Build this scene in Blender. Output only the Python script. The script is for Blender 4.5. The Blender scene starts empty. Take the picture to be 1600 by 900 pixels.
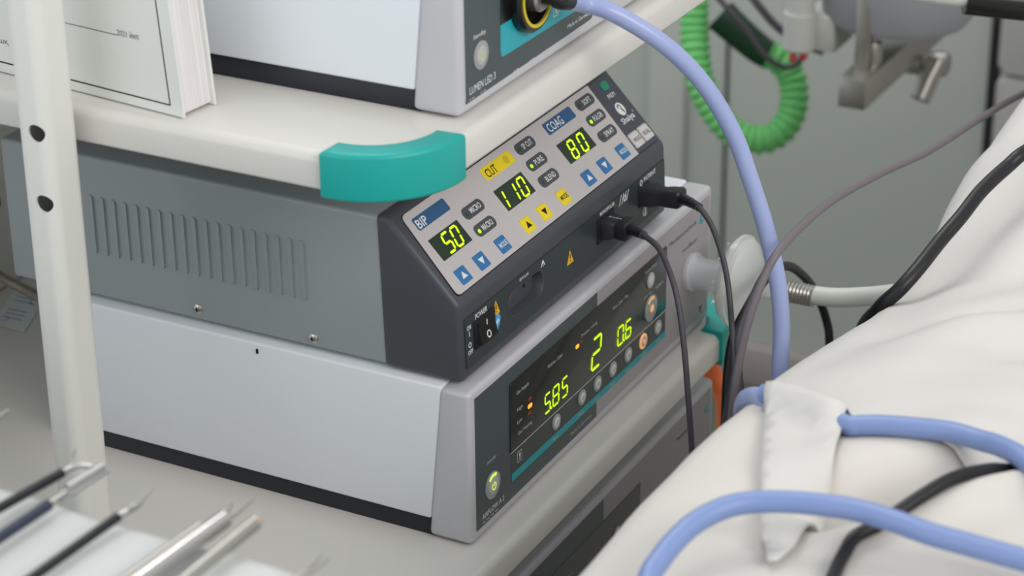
import bpy, bmesh, math, random
from mathutils import Vector, Matrix, noise
from mathutils.geometry import delaunay_2d_cdt
random.seed(7)
SC = bpy.context.scene
COL = SC.collection
PI = math.pi

# ------------------------------------------------------------------ materials
def lin(c):
    return tuple((x/255/12.92) if x/255 <= .04045 else ((x/255+.055)/1.055)**2.4 for x in c)

def mat(name, rgb, rough=.5, metal=0., noise_amt=.0, nscale=40., bump=0., bscale=300., emit=None, estr=0., trans=0., ior=1.45, alpha=1., coat=0., sub=0.):
    m = bpy.data.materials.new(name); m.use_nodes = True
    nt = m.node_tree; b = nt.nodes['Principled BSDF']
    c = lin(rgb) + (1.,)
    b.inputs['Base Color'].default_value = c
    b.inputs['Roughness'].default_value = rough
    b.inputs['Metallic'].default_value = metal
    b.inputs['IOR'].default_value = ior
    b.inputs['Alpha'].default_value = alpha
    if trans: b.inputs['Transmission Weight'].default_value = trans
    if coat: b.inputs['Coat Weight'].default_value = coat; b.inputs['Coat Roughness'].default_value = .15
    if emit: b.inputs['Emission Color'].default_value = lin(emit)+(1.,); b.inputs['Emission Strength'].default_value = estr
    tc = nt.nodes.new('ShaderNodeTexCoord')
    n = nt.nodes.new('ShaderNodeTexNoise'); n.inputs['Scale'].default_value = nscale; n.inputs['Detail'].default_value = 4
    nt.links.new(tc.outputs['Object'], n.inputs['Vector'])
    if noise_amt:
        mx = nt.nodes.new('ShaderNodeMix'); mx.data_type = 'RGBA'
        d = tuple(max(0, x*(1-noise_amt)) for x in c[:3])+(1.,)
        l = tuple(min(1, x*(1+noise_amt)) for x in c[:3])+(1.,)
        mx.inputs[6].default_value = d; mx.inputs[7].default_value = l
        nt.links.new(n.outputs['Fac'], mx.inputs[0]); nt.links.new(mx.outputs[2], b.inputs['Base Color'])
    if bump:
        n2 = nt.nodes.new('ShaderNodeTexNoise'); n2.inputs['Scale'].default_value = bscale; n2.inputs['Detail'].default_value = 3
        nt.links.new(tc.outputs['Object'], n2.inputs['Vector'])
        bp = nt.nodes.new('ShaderNodeBump'); bp.inputs['Strength'].default_value = bump; bp.inputs['Distance'].default_value = .001
        nt.links.new(n2.outputs['Fac'], bp.inputs['Height']); nt.links.new(bp.outputs['Normal'], b.inputs['Normal'])
    return m

M = dict(
    cart=mat('cream_powder_coat', (210,208,202), .24),
    post=mat('ivory_powder_coat', (220,221,214), .38),
    white=mat('white_enamel', (222,227,232), .42, noise_amt=.015, nscale=9),
    silver=mat('silver_paint', (192,192,196), .36, metal=.08, noise_amt=.02, nscale=200),
    slate=mat('slate_panel', (66,76,78), .35),
    grey_panel=mat('mauve_grey_panel', (160,154,158), .4),
    lower_panel=mat('lower_grey_panel', (152,147,152), .45),
    glass=mat('display_black', (40,43,38), .14),
    strip=mat('button_strip_black', (56,62,58), .3),
    teal=mat('teal_plastic', (20,160,152), .36, noise_amt=.02, nscale=30),
    teal_print=mat('teal_print', (26,146,156), .35),
    cyan_print=mat('turquoise_print', (28,160,172), .35),
    black=mat('black_plastic', (33,36,43), .4),
    blackgloss=mat('black_gloss', (22,22,22), .22),
    charcoal=mat('charcoal_plastic', (70,72,79), .42, noise_amt=.03, nscale=300, bump=.05, bscale=900),
    inset=mat('dark_green_grey_panel', (50,58,60), .4),
    housing=mat('grey_blue_enamel', (146,154,157), .36),
    membrane=mat('pale_grey_membrane', (193,188,188), .4),
    membrane_dark=mat('slate_blue_membrane', (66,69,80), .4),
    lblue=mat('label_blue', (46,88,132), .45),
    kblue=mat('key_blue', (48,112,168), .4),
    yellow=mat('key_yellow', (238,212,28), .4),
    yellow_ring=mat('yellow_ring', (206,186,40), .4),
    pill=mat('pill_grey', (72,74,82), .4),
    ink=mat('black_ink', (22,22,24), .6),
    white_ink=mat('white_ink', (226,228,228), .6),
    grey_ink=mat('grey_ink', (186,190,188), .6),
    dark_ink=mat('dark_grey_ink', (70,68,74), .6),
    key_white=mat('key_pale_grey', (206,203,204), .4),
    lcd=mat('display_green_black', (24,46,30), .2),
    digit=mat('digit_lit', (190,240,10), .4, emit=(196,248,4), estr=1.15),
    digit2=mat('digit_lit_fine', (180,225,20), .4, emit=(190,228,20), estr=.95),
    led=mat('green_led_lit', (150,240,20), .4, emit=(160,250,20), estr=1.1),
    led_off=mat('green_led_unlit', (38,68,50), .3),
    led_orange=mat('orange_led_lit', (255,150,30), .4, emit=(255,150,30), estr=1.3),
    led_dim=mat('orange_led_dim', (110,40,18), .4, emit=(140,45,15), estr=.35),
    led_green_dim=mat('green_lamp_dim', (30,120,80), .4, emit=(30,120,80), estr=.25),
    btn=mat('button_grey', (176,176,176), .4),
    btn_ring=mat('button_ring_grey', (150,154,152), .4),
    btn_pale=mat('button_pale', (204,204,202), .4),
    amber=mat('amber_glow', (222,178,136), .4, emit=(255,170,90), estr=.4),
    symbol_dim=mat('lime_symbol_dim', (190,204,150), .4, emit=(205,235,90), estr=.08),
    symbol=mat('lime_symbol_lit', (200,225,80), .4, emit=(205,235,90), estr=.7),
    warn=mat('warning_yellow', (236,176,20), .5),
    heart=mat('sticker_blue', (82,160,214), .45),
    screw=mat('screw_steel', (190,188,180), .25, metal=.9),
    steel=mat('polished_steel', (205,203,200), .16, metal=1., noise_amt=.03, nscale=60),
    satin=mat('satin_steel', (176,174,168), .34, metal=.85, noise_amt=.04, nscale=40),
    brass=mat('brass', (216,198,178), .3, metal=.7),
    shaft=mat('black_shaft', (22,24,28), .3, noise_amt=.05, nscale=50),
    shaft_blue=mat('blue_black_shaft', (44,50,68), .34, noise_amt=.15, nscale=80),
    lguide=mat('periwinkle_silicone', (152,164,206), .33, noise_amt=.02, nscale=20, coat=.3),
    bluetube=mat('cornflower_tube', (122,143,190), .4, noise_amt=.03, nscale=20),
    gcable=mat('grey_rubber', (108,101,106), .5),
    dcable=mat('dark_grey_rubber', (74,72,78), .45),
    bcable=mat('black_rubber', (20,20,22), .42),
    plug=mat('plug_black', (44,44,48), .48),
    drape=mat('white_nonwoven_cloth', (205,201,195), .9, noise_amt=.02, nscale=15, bump=.15, bscale=500),
    drape2=mat('white_upper_cloth', (204,202,198), .9, noise_amt=.02, nscale=15, bump=.15, bscale=500),
    table_cloth=mat('white_table_cloth', (203,206,204), .85, noise_amt=.02, nscale=12, bump=.1, bscale=400),
    clear=mat('clear_plastic', (244,247,250), .06, alpha=.36, coat=.5),
    frost=mat('frosted_plastic', (232,234,232), .2, alpha=.62, coat=.3),
    silicone=mat('milky_silicone', (222,226,218), .35, trans=.08, ior=1.3),
    hose=mat('green_hose', (112,196,116), .5, noise_amt=.05, nscale=30),
    hose_dark=mat('dark_green_rubber', (20,58,34), .5),
    red=mat('red_glass', (190,20,30), .15, coat=.5),
    orange=mat('orange_tube', (232,112,56), .5),
    cover=mat('paper_cover', (222,225,219), .5, noise_amt=.01, nscale=8),
    pages=mat('page_edges', (222,216,216), .8),
    paper=mat('printed_paper', (206,214,214), .6),
    blue_ink=mat('blue_ink', (96,116,166), .6),
    braid=mat('braided_steel', (150,146,136), .35, metal=.7, noise_amt=.3, nscale=700, bump=.6, bscale=700),
    wall=mat('grey_wall_panel', (172,177,171), .3, noise_amt=.03, nscale=3),
    pillar=mat('pale_pillar', (192,196,190), .35),
    skirt=mat('pinkish_skirting', (158,148,145), .5),
    floor=mat('grey_green_floor', (92,98,84), .35, noise_amt=.06, nscale=10),
    cabinet=mat('cabinet_grey', (172,170,167), .4, noise_amt=.015, nscale=8),
    gap=mat('dark_gap', (26,28,28), .7),
    pend=mat('pendant_grey', (150,152,158), .4),
    pend_white=mat('pendant_white', (186,188,182), .42),
)

# page lines on the book edge (procedural)
def page_lines():
    m = M['pages']; nt = m.node_tree; b = nt.nodes['Principled BSDF']
    tc = nt.nodes.new('ShaderNodeTexCoord'); mp = nt.nodes.new('ShaderNodeMapping')
    mp.inputs['Scale'].default_value = (1500, 8, 5)
    n = nt.nodes.new('ShaderNodeTexNoise'); n.inputs['Scale'].default_value = 1.; n.inputs['Detail'].default_value = 2
    r = nt.nodes.new('ShaderNodeValToRGB')
    r.color_ramp.elements[0].position = .3; r.color_ramp.elements[0].color = lin((198,193,194))+(1,)
    r.color_ramp.elements[1].position = .6; r.color_ramp.elements[1].color = lin((226,222,220))+(1,)
    nt.links.new(tc.outputs['Object'], mp.inputs['Vector']); nt.links.new(mp.outputs['Vector'], n.inputs['Vector'])
    nt.links.new(n.outputs['Fac'], r.inputs['Fac']); nt.links.new(r.outputs['Color'], b.inputs['Base Color'])
page_lines()

# ------------------------------------------------------------------ mesh builder
class Frame:
    """local millimetres on a plane: o origin, u right, v up, n out"""
    def __init__(s, o, u, v):
        s.o = Vector(o); s.u = Vector(u).normalized(); s.v = Vector(v).normalized(); s.n = s.u.cross(s.v).normalized()
    def __call__(s, a, b, c=0.):
        return s.o + (s.u*a + s.v*b + s.n*c)*.001

class MB:
    def __init__(s): s.bm = bmesh.new(); s.mats = []
    def mi(s, m):
        if m not in s.mats: s.mats.append(m)
        return s.mats.index(m)
    def take(s, t, m, recalc=True):
        if recalc: bmesh.ops.recalc_face_normals(t, faces=t.faces[:])
        i = s.mi(m)
        for f in t.faces: f.material_index = i
        me = bpy.data.meshes.new('t'); t.to_mesh(me); t.free(); s.bm.from_mesh(me); bpy.data.meshes.remove(me)
    def box(s, x0, x1, y0, y1, z0, z1, m, bev=0, seg=2, xf=None):
        t = bmesh.new(); bmesh.ops.create_cube(t, size=1)
        for v in t.verts: v.co = Vector((x0+(v.co.x+.5)*(x1-x0), y0+(v.co.y+.5)*(y1-y0), z0+(v.co.z+.5)*(z1-z0)))
        if bev: bmesh.ops.bevel(t, geom=t.edges[:], offset=bev, segments=seg, affect='EDGES', profile=.5)
        if xf: t.transform(xf)
        s.take(t, m)
    def fbox(s, F, u0, u1, v0, v1, d0, d1, m, bev=0, seg=2):
        xf = Matrix((( F.u.x,F.v.x,F.n.x,F.o.x),(F.u.y,F.v.y,F.n.y,F.o.y),(F.u.z,F.v.z,F.n.z,F.o.z),(0,0,0,1)))
        k = .001
        s.box(u0*k,u1*k,v0*k,v1*k,d0*k,d1*k,m,bev*k,seg,xf)
    def prism(s, pts, F, d0, d1, m, bev=0, seg=2):
        t = bmesh.new()
        lo = [t.verts.new(F(a,b,d0)) for a,b in pts]; hi = [t.verts.new(F(a,b,d1)) for a,b in pts]
        n = len(pts)
        t.faces.new(lo[::-1]); t.faces.new(hi)
        for i in range(n): t.faces.new((lo[i],lo[(i+1)%n],hi[(i+1)%n],hi[i]))
        if bev:
            hs = set(hi); es = [e for e in t.edges if e.verts[0] in hs and e.verts[1] in hs]
            bmesh.ops.bevel(t, geom=es, offset=bev*.001, segments=seg, affect='EDGES', profile=.5)
        s.take(t, m)
    def extrude(s, prof, x0, x1, m, bev=0, seg=3, only=None):
        """profile of (y,z) points swept along x"""
        t = bmesh.new()
        a = [t.verts.new((x0,y,z)) for y,z in prof]; b = [t.verts.new((x1,y,z)) for y,z in prof]
        n = len(prof)
        t.faces.new(a[::-1]); t.faces.new(b)
        for i in range(n): t.faces.new((a[i],a[(i+1)%n],b[(i+1)%n],b[i]))
        if bev: bmesh.ops.bevel(t, geom=t.edges[:], offset=bev, segments=seg, affect='EDGES', profile=.5)
        s.take(t, m)
    def slab(s, pts, z0, z1, m, r=.004, rb=None, seg=4):
        """outline (x,y) counter-clockwise, edges rounded top and bottom"""
        n = len(pts); rb = r if rb is None else rb
        nr = []
        for i in range(n):
            p, q, w = Vector(pts[i-1]), Vector(pts[i]), Vector(pts[(i+1)%n])
            e1 = (q-p).normalized(); e2 = (w-q).normalized()
            n1 = Vector((e1.y,-e1.x)); n2 = Vector((e2.y,-e2.x)); h = (n1+n2)
            h = h/max(.35, h.length_squared/2) if h.length > 1e-6 else n1
            nr.append(h)
        rings = []
        for k in range(seg+1):
            a = PI/2*k/seg; rings.append((z0+rb*(1-math.sin(a)), rb*(1-math.cos(a))))
        rings = [(z0+rb*(1-math.cos(PI/2*k/seg)), rb*(1-math.sin(PI/2*k/seg))) for k in range(seg+1)]
        rings += [(z1-r*(1-math.cos(PI/2*k/seg)), r*(1-math.sin(PI/2*k/seg))) for k in range(seg,-1,-1)]
        t = bmesh.new(); vs = []
        for z, ins in rings:
            vs.append([t.verts.new((pts[i][0]-nr[i].x*ins, pts[i][1]-nr[i].y*ins, z)) for i in range(n)])
        t.faces.new(vs[0][::-1]); t.faces.new(vs[-1])
        for A, B in zip(vs, vs[1:]):
            for i in range(n): t.faces.new((A[i],A[(i+1)%n],B[(i+1)%n],B[i]))
        s.take(t, m)
    def tube(s, path, r, m, seg=14, per=10, smooth=True, caps=True, rfun=None, step=0):
        P = [Vector(p) for p in path]
        if smooth and len(P) > 2:
            Q = []
            E = [P[0]*2-P[1]] + P + [P[-1]*2-P[-2]]
            for i in range(1, len(E)-2):
                a,b,c,d = E[i-1:i+3]
                for k in range(per):
                    t_ = k/per
                    Q.append(.5*((2*b)+(c-a)*t_+(2*a-5*b+4*c-d)*t_*t_+(3*b-a-3*c+d)*t_**3))
            Q.append(P[-1]); P = Q
        if step:
            Q = [P[0]]; acc = 0
            for a,b in zip(P,P[1:]):
                L = (b-a).length; k = step-acc
                while k <= L: Q.append(a.lerp(b,k/L)); k += step
                acc = (acc+L) % step
            P = Q
        t = bmesh.new(); N = len(P); rings = []; up = None
        for i in range(N):
            T = (P[min(i+1,N-1)]-P[max(i-1,0)]).normalized()
            if up is None:
                up = T.orthogonal().normalized()
            up = (up - T*up.dot(T)).normalized(); w = T.cross(up)
            rr = r if rfun is None else rfun(i/(N-1), i)
            rings.append([t.verts.new(P[i]+(up*math.cos(2*PI*k/seg)+w*math.sin(2*PI*k/seg))*rr) for k in range(seg)])
        for A,B in zip(rings, rings[1:]):
            for k in range(seg): t.faces.new((A[k],A[(k+1)%seg],B[(k+1)%seg],B[k]))
        if caps: t.faces.new(rings[0][::-1]); t.faces.new(rings[-1])
        s.take(t, m)
    def lathe(s, o, axis, prof, m, seg=32, closed=True):
        """profile of (radius, height) along axis"""
        o = Vector(o); a = Vector(axis).normalized(); u = a.orthogonal().normalized(); w = a.cross(u)
        t = bmesh.new(); rings = []
        for r, h in prof:
            if r < 1e-6: rings.append([t.verts.new(o+a*h)])
            else: rings.append([t.verts.new(o+a*h+(u*math.cos(2*PI*k/seg)+w*math.sin(2*PI*k/seg))*r) for k in range(seg)])
        for A,B in zip(rings, rings[1:]):
            for k in range(seg):
                k2 = (k+1)%seg
                if len(A) == 1 and len(B) == 1: continue
                if len(A) == 1: t.faces.new((A[0],B[k2],B[k]))
                elif len(B) == 1: t.faces.new((A[k],A[k2],B[0]))
                else: t.faces.new((A[k],A[k2],B[k2],B[k]))
        if closed:
            if len(rings[0]) > 1: t.faces.new(rings[0][::-1])
            if len(rings[-1]) > 1: t.faces.new(rings[-1])
        s.take(t, m)
    def text(s, F, u, v, txt, w, h, m, d=.05, rot=0, bold=0.):
        """printed lettering centred on (u,v), fitted into w x h millimetres"""
        c = bpy.data.curves.new('t','FONT'); c.body = txt; c.size = 1; c.resolution_u = 2; c.offset = bold
        ob = bpy.data.objects.new('t', c); COL.objects.link(ob)
        dg = bpy.context.evaluated_depsgraph_get(); me = bpy.data.meshes.new_from_object(ob.evaluated_get(dg))
        bpy.data.objects.remove(ob); bpy.data.curves.remove(c)
        xs = [q.co.x for q in me.vertices]; ys = [q.co.y for q in me.vertices]
        if not xs: return
        cx, cy = (min(xs)+max(xs))/2, (min(ys)+max(ys))/2
        sx = w/max(1e-6, max(xs)-min(xs)); sy = h/max(1e-6, max(ys)-min(ys))
        cr, sr = math.cos(rot), math.sin(rot)
        t = bmesh.new(); t.from_mesh(me); bpy.data.meshes.remove(me)
        for q in t.verts:
            a, b = (q.co.x-cx)*sx, (q.co.y-cy)*sy
            q.co = F(u+a*cr-b*sr, v+a*sr+b*cr, d)
        s.take(t, m, recalc=False)
    def seg7(s, F, u, v, w, h, ch, m, th=1.2, slant=0., d=.3, only=None):
        P = {'a':((0,1),(1,1)),'b':((1,1),(1,.5)),'c':((1,.5),(1,0)),'d':((0,0),(1,0)),'e':((0,.5),(0,0)),'f':((0,1),(0,.5)),'g':((0,.5),(1,.5))}
        D = {'0':'abcdef','1':'bc','2':'abged','5':'afgcd','6':'afgcde','8':'abcdefg'}
        for k in D[ch]:
            (x0,y0),(x1,y1) = P[k]
            a = Vector((u+x0*w+slant*y0, v+y0*h)); b = Vector((u+x1*w+slant*y1, v+y1*h))
            e = (b-a).normalized(); p = Vector((-e.y,e.x))*th/2; g = e*th*.28; q = e*th*.5
            pts = [a+g, a+g+q-p, b-g-q-p, b-g, b-g-q+p, a+g+q+p]
            s.prism([(x.x,x.y) for x in pts], F, d-.15, d, m)
    def build(s, name, parent=None, origin=None, smooth=35):
        me = bpy.data.meshes.new(name); s.bm.to_mesh(me); s.bm.free()
        for m in s.mats: me.materials.append(m)
        ob = bpy.data.objects.new(name, me); COL.objects.link(ob)
        if smooth:
            for p in me.polygons: p.use_smooth = True
            me.set_sharp_from_angle(angle=math.radians(smooth))
        if parent is not None:
            ob.parent = parent
            ob.matrix_parent_inverse = Matrix.Translation(-WLOC.get(parent.name, Vector()))
        elif origin is not None:
            o = Vector(origin); me.transform(Matrix.Translation(-o)); ob.location = o
        return ob

WLOC = {}
def thing(name, loc, label, cat, group=None):
    e = bpy.data.objects.new(name, None); COL.objects.link(e); e.location = loc; e.empty_display_size = .02
    WLOC[e.name] = Vector(loc)
    return tag(e, label, cat, group)
def tag(o, label, cat, group=None, kind=None):
    o['label'] = label; o['category'] = cat
    if group: o['group'] = group
    if kind: o['kind'] = kind
    return o
def struct(o):
    o['kind'] = 'structure'; return o

def rr(u0, u1, v0, v1, r, n=5):
    out = []
    for cx, cy, a0 in ((u1-r,v0+r,-PI/2),(u1-r,v1-r,0),(u0+r,v1-r,PI/2),(u0+r,v0+r,PI)):
        for k in range(n+1):
            a = a0+PI/2*k/n; out.append((cx+r*math.cos(a), cy+r*math.sin(a)))
    return out
def circ(u, v, r, n=28, ry=None):
    return [(u+r*math.cos(2*PI*k/n), v+(ry or r)*math.sin(2*PI*k/n)) for k in range(n)]
def arc_band(u, v, r0, r1, a0, a1, n=14):
    A = [a0+(a1-a0)*k/n for k in range(n+1)]
    return [(u+r1*math.cos(a),v+r1*math.sin(a)) for a in A]+[(u+r0*math.cos(a),v+r0*math.sin(a)) for a in A[::-1]]
def power_symbol(mb, F, u, v, r, m, d):
    mb.prism(arc_band(u,v,r*.72,r,math.radians(125),math.radians(415)), F, d-.1, d, m)
    mb.prism([(u-r*.13,v+.1*r),(u+r*.13,v+.1*r),(u+r*.13,v+r*1.15),(u-r*.13,v+r*1.15)], F, d-.1, d, m)

X, Z = (1,0,0), (0,0,1)

# ------------------------------------------------------------------ the room
mb = MB(); mb.box(-3.2, 1.75, -2.6, 1.9, -.79, -.75, M['floor']); struct(mb.build('floor'))
mb = MB(); mb.box(1.61, 1.75, .186, 1.9, -.75, 1.6, M['wall']); struct(mb.build('wall_back'))
mb = MB(); mb.box(1.598, 1.61, 0.574, 0.624, -.69, 1.6, M['pillar'], .004); mb.box(1.6075, 1.61, .518, .5215, -.60, -.28, M['gap']); struct(mb.build('trim_1'))
mb = MB(); mb.box(1.592, 1.61, .186, 1.9, -.75, -.692, M['skirt'], .004); struct(mb.build('baseboard_back'))
mb = MB(); mb.box(1.66, 1.75, -2.6, .186, -.75, 1.6, M['wall']); struct(mb.build('wall_right'))

# grey cabinet with rounded drawers, right of the dark gap
t = thing('drawer_cabinet', (1.62,-.3,-.75), 'grey cabinet with rounded drawer fronts beyond the white drape', 'cabinet')
mb = MB(); mb.box(1.603, 1.655, -.75, .170, -.74, .25, M['cabinet'], .002); mb.box(1.606,1.655,.170,.1855,-.74,.25,M['gap']); mb.build('carcass', t)
zs = [(-.735,-.525),(-.519,-.2685),(-.2625,-.03),(-.024,.24)]
for z0, z1 in zs:
    mb = MB(); F = Frame((1.603,.170,0),(0,-1,0),Z)
    mb.prism(rr(0, 910, z0*1000, z1*1000, 9), F, -1, 12, M['cabinet'], bev=4, seg=3); mb.build('drawer_front', t)

# ------------------------------------------------------------------ medical cart
cart = thing('medical_cart', (.137,.22,-.75), 'cream equipment cart with teal corner guards holding the stacked units', 'cart')
def outline(x0, x1, y0, y1, r, n=10):
    return [(a,b) for a,b in rr(x0,x1,y0,y1,r,n)]
def bumper_outline(cx, cy, R0, R1, a0, a1, n=16):
    A = [a0+(a1-a0)*k/n for k in range(n+1)]
    return [(cx+R1*math.cos(a), cy+R1*math.sin(a)) for a in A]+[(cx+R0*math.cos(a), cy+R0*math.sin(a)) for a in A[::-1]]
for z1 in (.259, -.0015, -.260):
    mb = MB(); mb.slab(outline(-.084,.358,-.017,.47,.047), z1-.0195, z1, M['cart'], r=.0055, rb=.002)
    sh = mb.build('shelf', cart, smooth=40)
    for cx, a0, a1 in ((-.037, PI-.05, 1.5*PI+.07), (.311, 1.5*PI-.05, 2*PI+.05)):
        mb = MB(); mb.slab(bumper_outline(cx,.030,.0335,.0497,a0,a1), z1-.0222, z1+.0028, M['teal'], r=.0026, rb=.0016)
        b = mb.build('corner_bumper', sh); b['label'] = 'teal corner guard'
def boolean_cut(ob, cutters):
    for c in cutters:
        md = ob.modifiers.new('b','BOOLEAN'); md.object = c; md.operation = 'DIFFERENCE'; md.solver = 'EXACT'
    dg = bpy.context.evaluated_depsgraph_get(); me = bpy.data.meshes.new_from_object(ob.evaluated_get(dg))
    ob.modifiers.clear(); old = ob.data; ob.data = me; me.name = old.name; bpy.data.meshes.remove(old)
    for c in cutters:
        d = c.data; bpy.data.objects.remove(c); bpy.data.meshes.remove(d)
def post(x0, x1, y0, y1, face, holes):
    o = [(a*.001,b*.001) for a,b in rr(x0*1000,x1*1000,y0*1000,y1*1000,7.2,8)]
    mb = MB(); mb.slab(o, -.745, .62, M['post'], r=.001, seg=2); p = mb.build('post', cart, smooth=0)
    mb = MB(); i = [(a*.001,b*.001) for a,b in rr(x0*1000+1.6,x1*1000-1.6,y0*1000+1.6,y1*1000-1.6,5.6,8)]
    mb.slab(i, -.70, .60, M['gap'], r=.0005, seg=2); cut = [mb.build('c')]
    for y, z in holes:
        mb = MB(); mb.lathe((face-.01,y,z),(1,0,0),[(.0048,0),(.0048,.02)],M['post'],32); cut.append(mb.build('c'))
    boolean_cut(p, cut)
    for q in p.data.polygons: q.use_smooth = True
    p.data.set_sharp_from_angle(angle=math.radians(32))
    wn = p.modifiers.new('normals','WEIGHTED_NORMAL'); wn.keep_sharp = True; wn.weight = 90
    return p
post(-.1155,-.0885,.1755,.1962,-.1155,[(.1828,.2546),(.1823,.2162)])
post(.361,.390,.1745,.1965,.390,[])
mb = MB(); mb.box(-.07,.345,.452,.466,-.0015,.24,M['cart'],.003)
for x0,x1,z0,z1 in ((.09,.149,.074,.085),(.09,.156,.061,.067),(.09,.146,.036,.043)):
    mb.box(x0,x1,.449,.453,z0,z1,M['gap'])
mb.build('back_panel', cart)

# ------------------------------------------------------------------ common device shapes
def bezel_device(F0, name, label, cat, hfront=95.1, w=330, depth=.2875):
    """silver bezel + white hood + black base; F0 front plane frame with origin at bottom-left corner"""
    ox, oy, oz = F0.o
    t = thing(name, (ox+w*.0005, oy+.14, oz-.0015), label, cat)
    h = hfront/1000; W = w/1000
    mb = MB()
    prof = [(oy,oz),(oy+.0277,oz),(oy+.0183,oz+h),(oy,oz+h)]
    mb.extrude(prof, ox, ox+W, M['silver'], bev=.0032, seg=4); mb.build('front_frame', t)
    mb = MB(); mb.extrude([(oy+.0262,oz+.0105),(oy+depth,oz+.0105),(oy+depth,oz+h+.0005),(oy+.0176,oz+h+.0005)], ox+.0004, ox+W-.0004, M['white'], bev=.0016, seg=3)
    if name == 'gas_insufflator': mb.box(-.0003,.0005,.1359,.1371,.0893,.0921,M['ink'])
    mb.build('hood', t)
    mb = MB(); mb.box(ox+.003, ox+W-.003, oy+.024, oy+depth-.004, oz-.0015, oz+.012, M['black'], .001); mb.build('base_tray', t)
    return t

# ------------------------------------------------------------------ insufflator (middle unit)
FA = Frame((0,0,0), X, Z)
ins = bezel_device(FA, 'gas_insufflator', 'white and silver gas unit with lit readings 5.85, 2 and 0.6', 'medical device')
mb = MB()
mb.prism(rr(5.5,325.5,6.8,90.2,2), FA, -1, .35, M['grey_panel'], bev=.2, seg=1)
mb.prism([(5.5,6.8),(157.5,6.8),(157.5,90.2),(5.5,90.2)], FA, .3, .5, M['slate'])
mb.prism([(46.5,17.6),(257.3,17.6),(257.3,37),(46.5,37)], FA, .4, .62, M['strip'])
mb.prism([(46.8,17.6),(257.3,17.2),(257.3,21.4),(46.8,22.4)], FA, .6, .8, M['teal_print'])
mb.text(FA, 23.4,43.7,'Standby',11,2.4,M['grey_ink'],.6)
mb.text(FA, 24.7,12.4,'AIRFLOW A 2',26,3.3,M['white_ink'],.6)
for k,(a,b) in enumerate(((12,20),(22,30))): mb.text(FA,(a+b)/2,8.6,'CE 0123' if 0 else '—  —',b-a,.7,M['grey_ink'],.6)
mb.text(FA,136.3,11.2,'Made in Germany',28,2.6,M['grey_ink'],.6)
for u,s_ in ((102,'Reset'),(136,'Volume'),(179.5,'Set'),(158,'Set'),(201,'Flow'),(223.5,'Insuffl'),(246.5,'Reset')):
    mb.text(FA,u,19.6-(u-100)*.003,s_,7,2.2,M['grey_ink'],.9)
mb.prism(arc_band(56.7,29.4,0,.1,0,1) if 0 else rr(53.8,59.6,26.2,33,.5), FA,.55,.7,M['grey_ink'])
mb.prism(rr(54.2,59.2,26.6,32.6,.4), FA,.6,.78,M['strip'])
mb.prism([(56.2,27.4),(57.2,27.4),(57.3,29.6),(58,31),(56.7,32),(55.4,31),(56.1,29.6)], FA,.7,.86,M['grey_ink'])
mb.text(FA,283,79,'Medizintechnik',43,3.0,M['dark_ink'],.45)
mb.text(FA,295,66.4,'Insufflator',23,2.6,M['dark_ink'],.45)
mb.prism(circ(312.7,77.5,3.2), FA,.3,.5,M['teal_print']); mb.prism(circ(312.9,78,1.2), FA,.45,.6,M['grey_panel'])
mb.prism([(312,14.5),(316.5,14.5),(314.2,9.5)], FA,.3,.5,M['dark_ink'])
mb.build('front_panel', ins)
mb = MB()
mb.prism(rr(45.2,256.8,36.8,80.8,.6), FA, .3, 1.1, M['glass'], bev=.3)
mb.prism([(45.2,36.5),(256.8,36.0),(256.8,36.5),(45.2,37.0)], FA,.9,1.15,M['grey_ink'])
D = 1.25
mb.text(FA,60,71.4,'Gas Supply',15,2.9,M['grey_ink'],D); mb.text(FA,56.4,60.5,'High',6.5,2.9,M['grey_ink'],D)
mb.text(FA,56,53,'Low',6,2.6,M['grey_ink'],D); mb.text(FA,62.5,45,'Gas Heating',17,2.9,M['grey_ink'],D)
mb.text(FA,100.5,70.9,'Volume / Liter',19,2.7,M['grey_ink'],D); mb.text(FA,145.4,71.2,'Pressure / mmHg',21,2.6,M['grey_ink'],D)
mb.text(FA,188.5,71,'Flow / Liter / Min',22,2.4,M['grey_ink'],D); mb.text(FA,232.4,75.2,'Display Mode',17,2.2,M['grey_ink'],D)
mb.text(FA,229,58.6,'Start / Stop',12,2.1,M['grey_ink'],D); mb.text(FA,246,58.8,'Insufflation',12,2.1,M['grey_ink'],D)
mb.prism(rr(66.4,71.2,55.2,57.6,.8),FA,1,D+.2,M['led_orange'])
mb.prism(rr(67,71,60,61.6,.6),FA,1,D,M['led_dim']); mb.prism(rr(66.6,70.4,51.3,52.6,.5),FA,1,D,M['led_dim'])
mb.prism(rr(127.4,131.4,66.0,68.2,.8),FA,1,D+.2,M['led_orange']); mb.prism(rr(133,135.5,67.2,68.6,.4),FA,1,D,M['led_dim'])
mb.build('display_window', ins)
for lab_, ds in (('5.85',((87.2,42,6.4,11.8,'5',1.15,.4),(97.4,42,7.4,12,'8',1.15,.4),(109.4,42,6.6,12,'5',1.15,.4))),('2',((148.4,41.9,11.2,19.8,'2',1.7,2.4),)),('0.6',((184.9,42.2,7.6,11.8,'0',1.2,.5),(196,42.2,7.4,11.2,'6',1.2,.5)))):
    mb = MB()
    for u,v,w_,h_,c,th,sl in ds: mb.seg7(FA,u,v,w_,h_,c,M['digit2'],th,sl,D+.2)
    if '.' in lab_: mb.prism(circ(95.4 if lab_ == '5.85' else 194.2,42.4,.75),FA,1,D+.2,M['digit2'])
    d_ = mb.build('reading', ins); d_['label'] = 'lime green lit reading '+lab_
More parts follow.
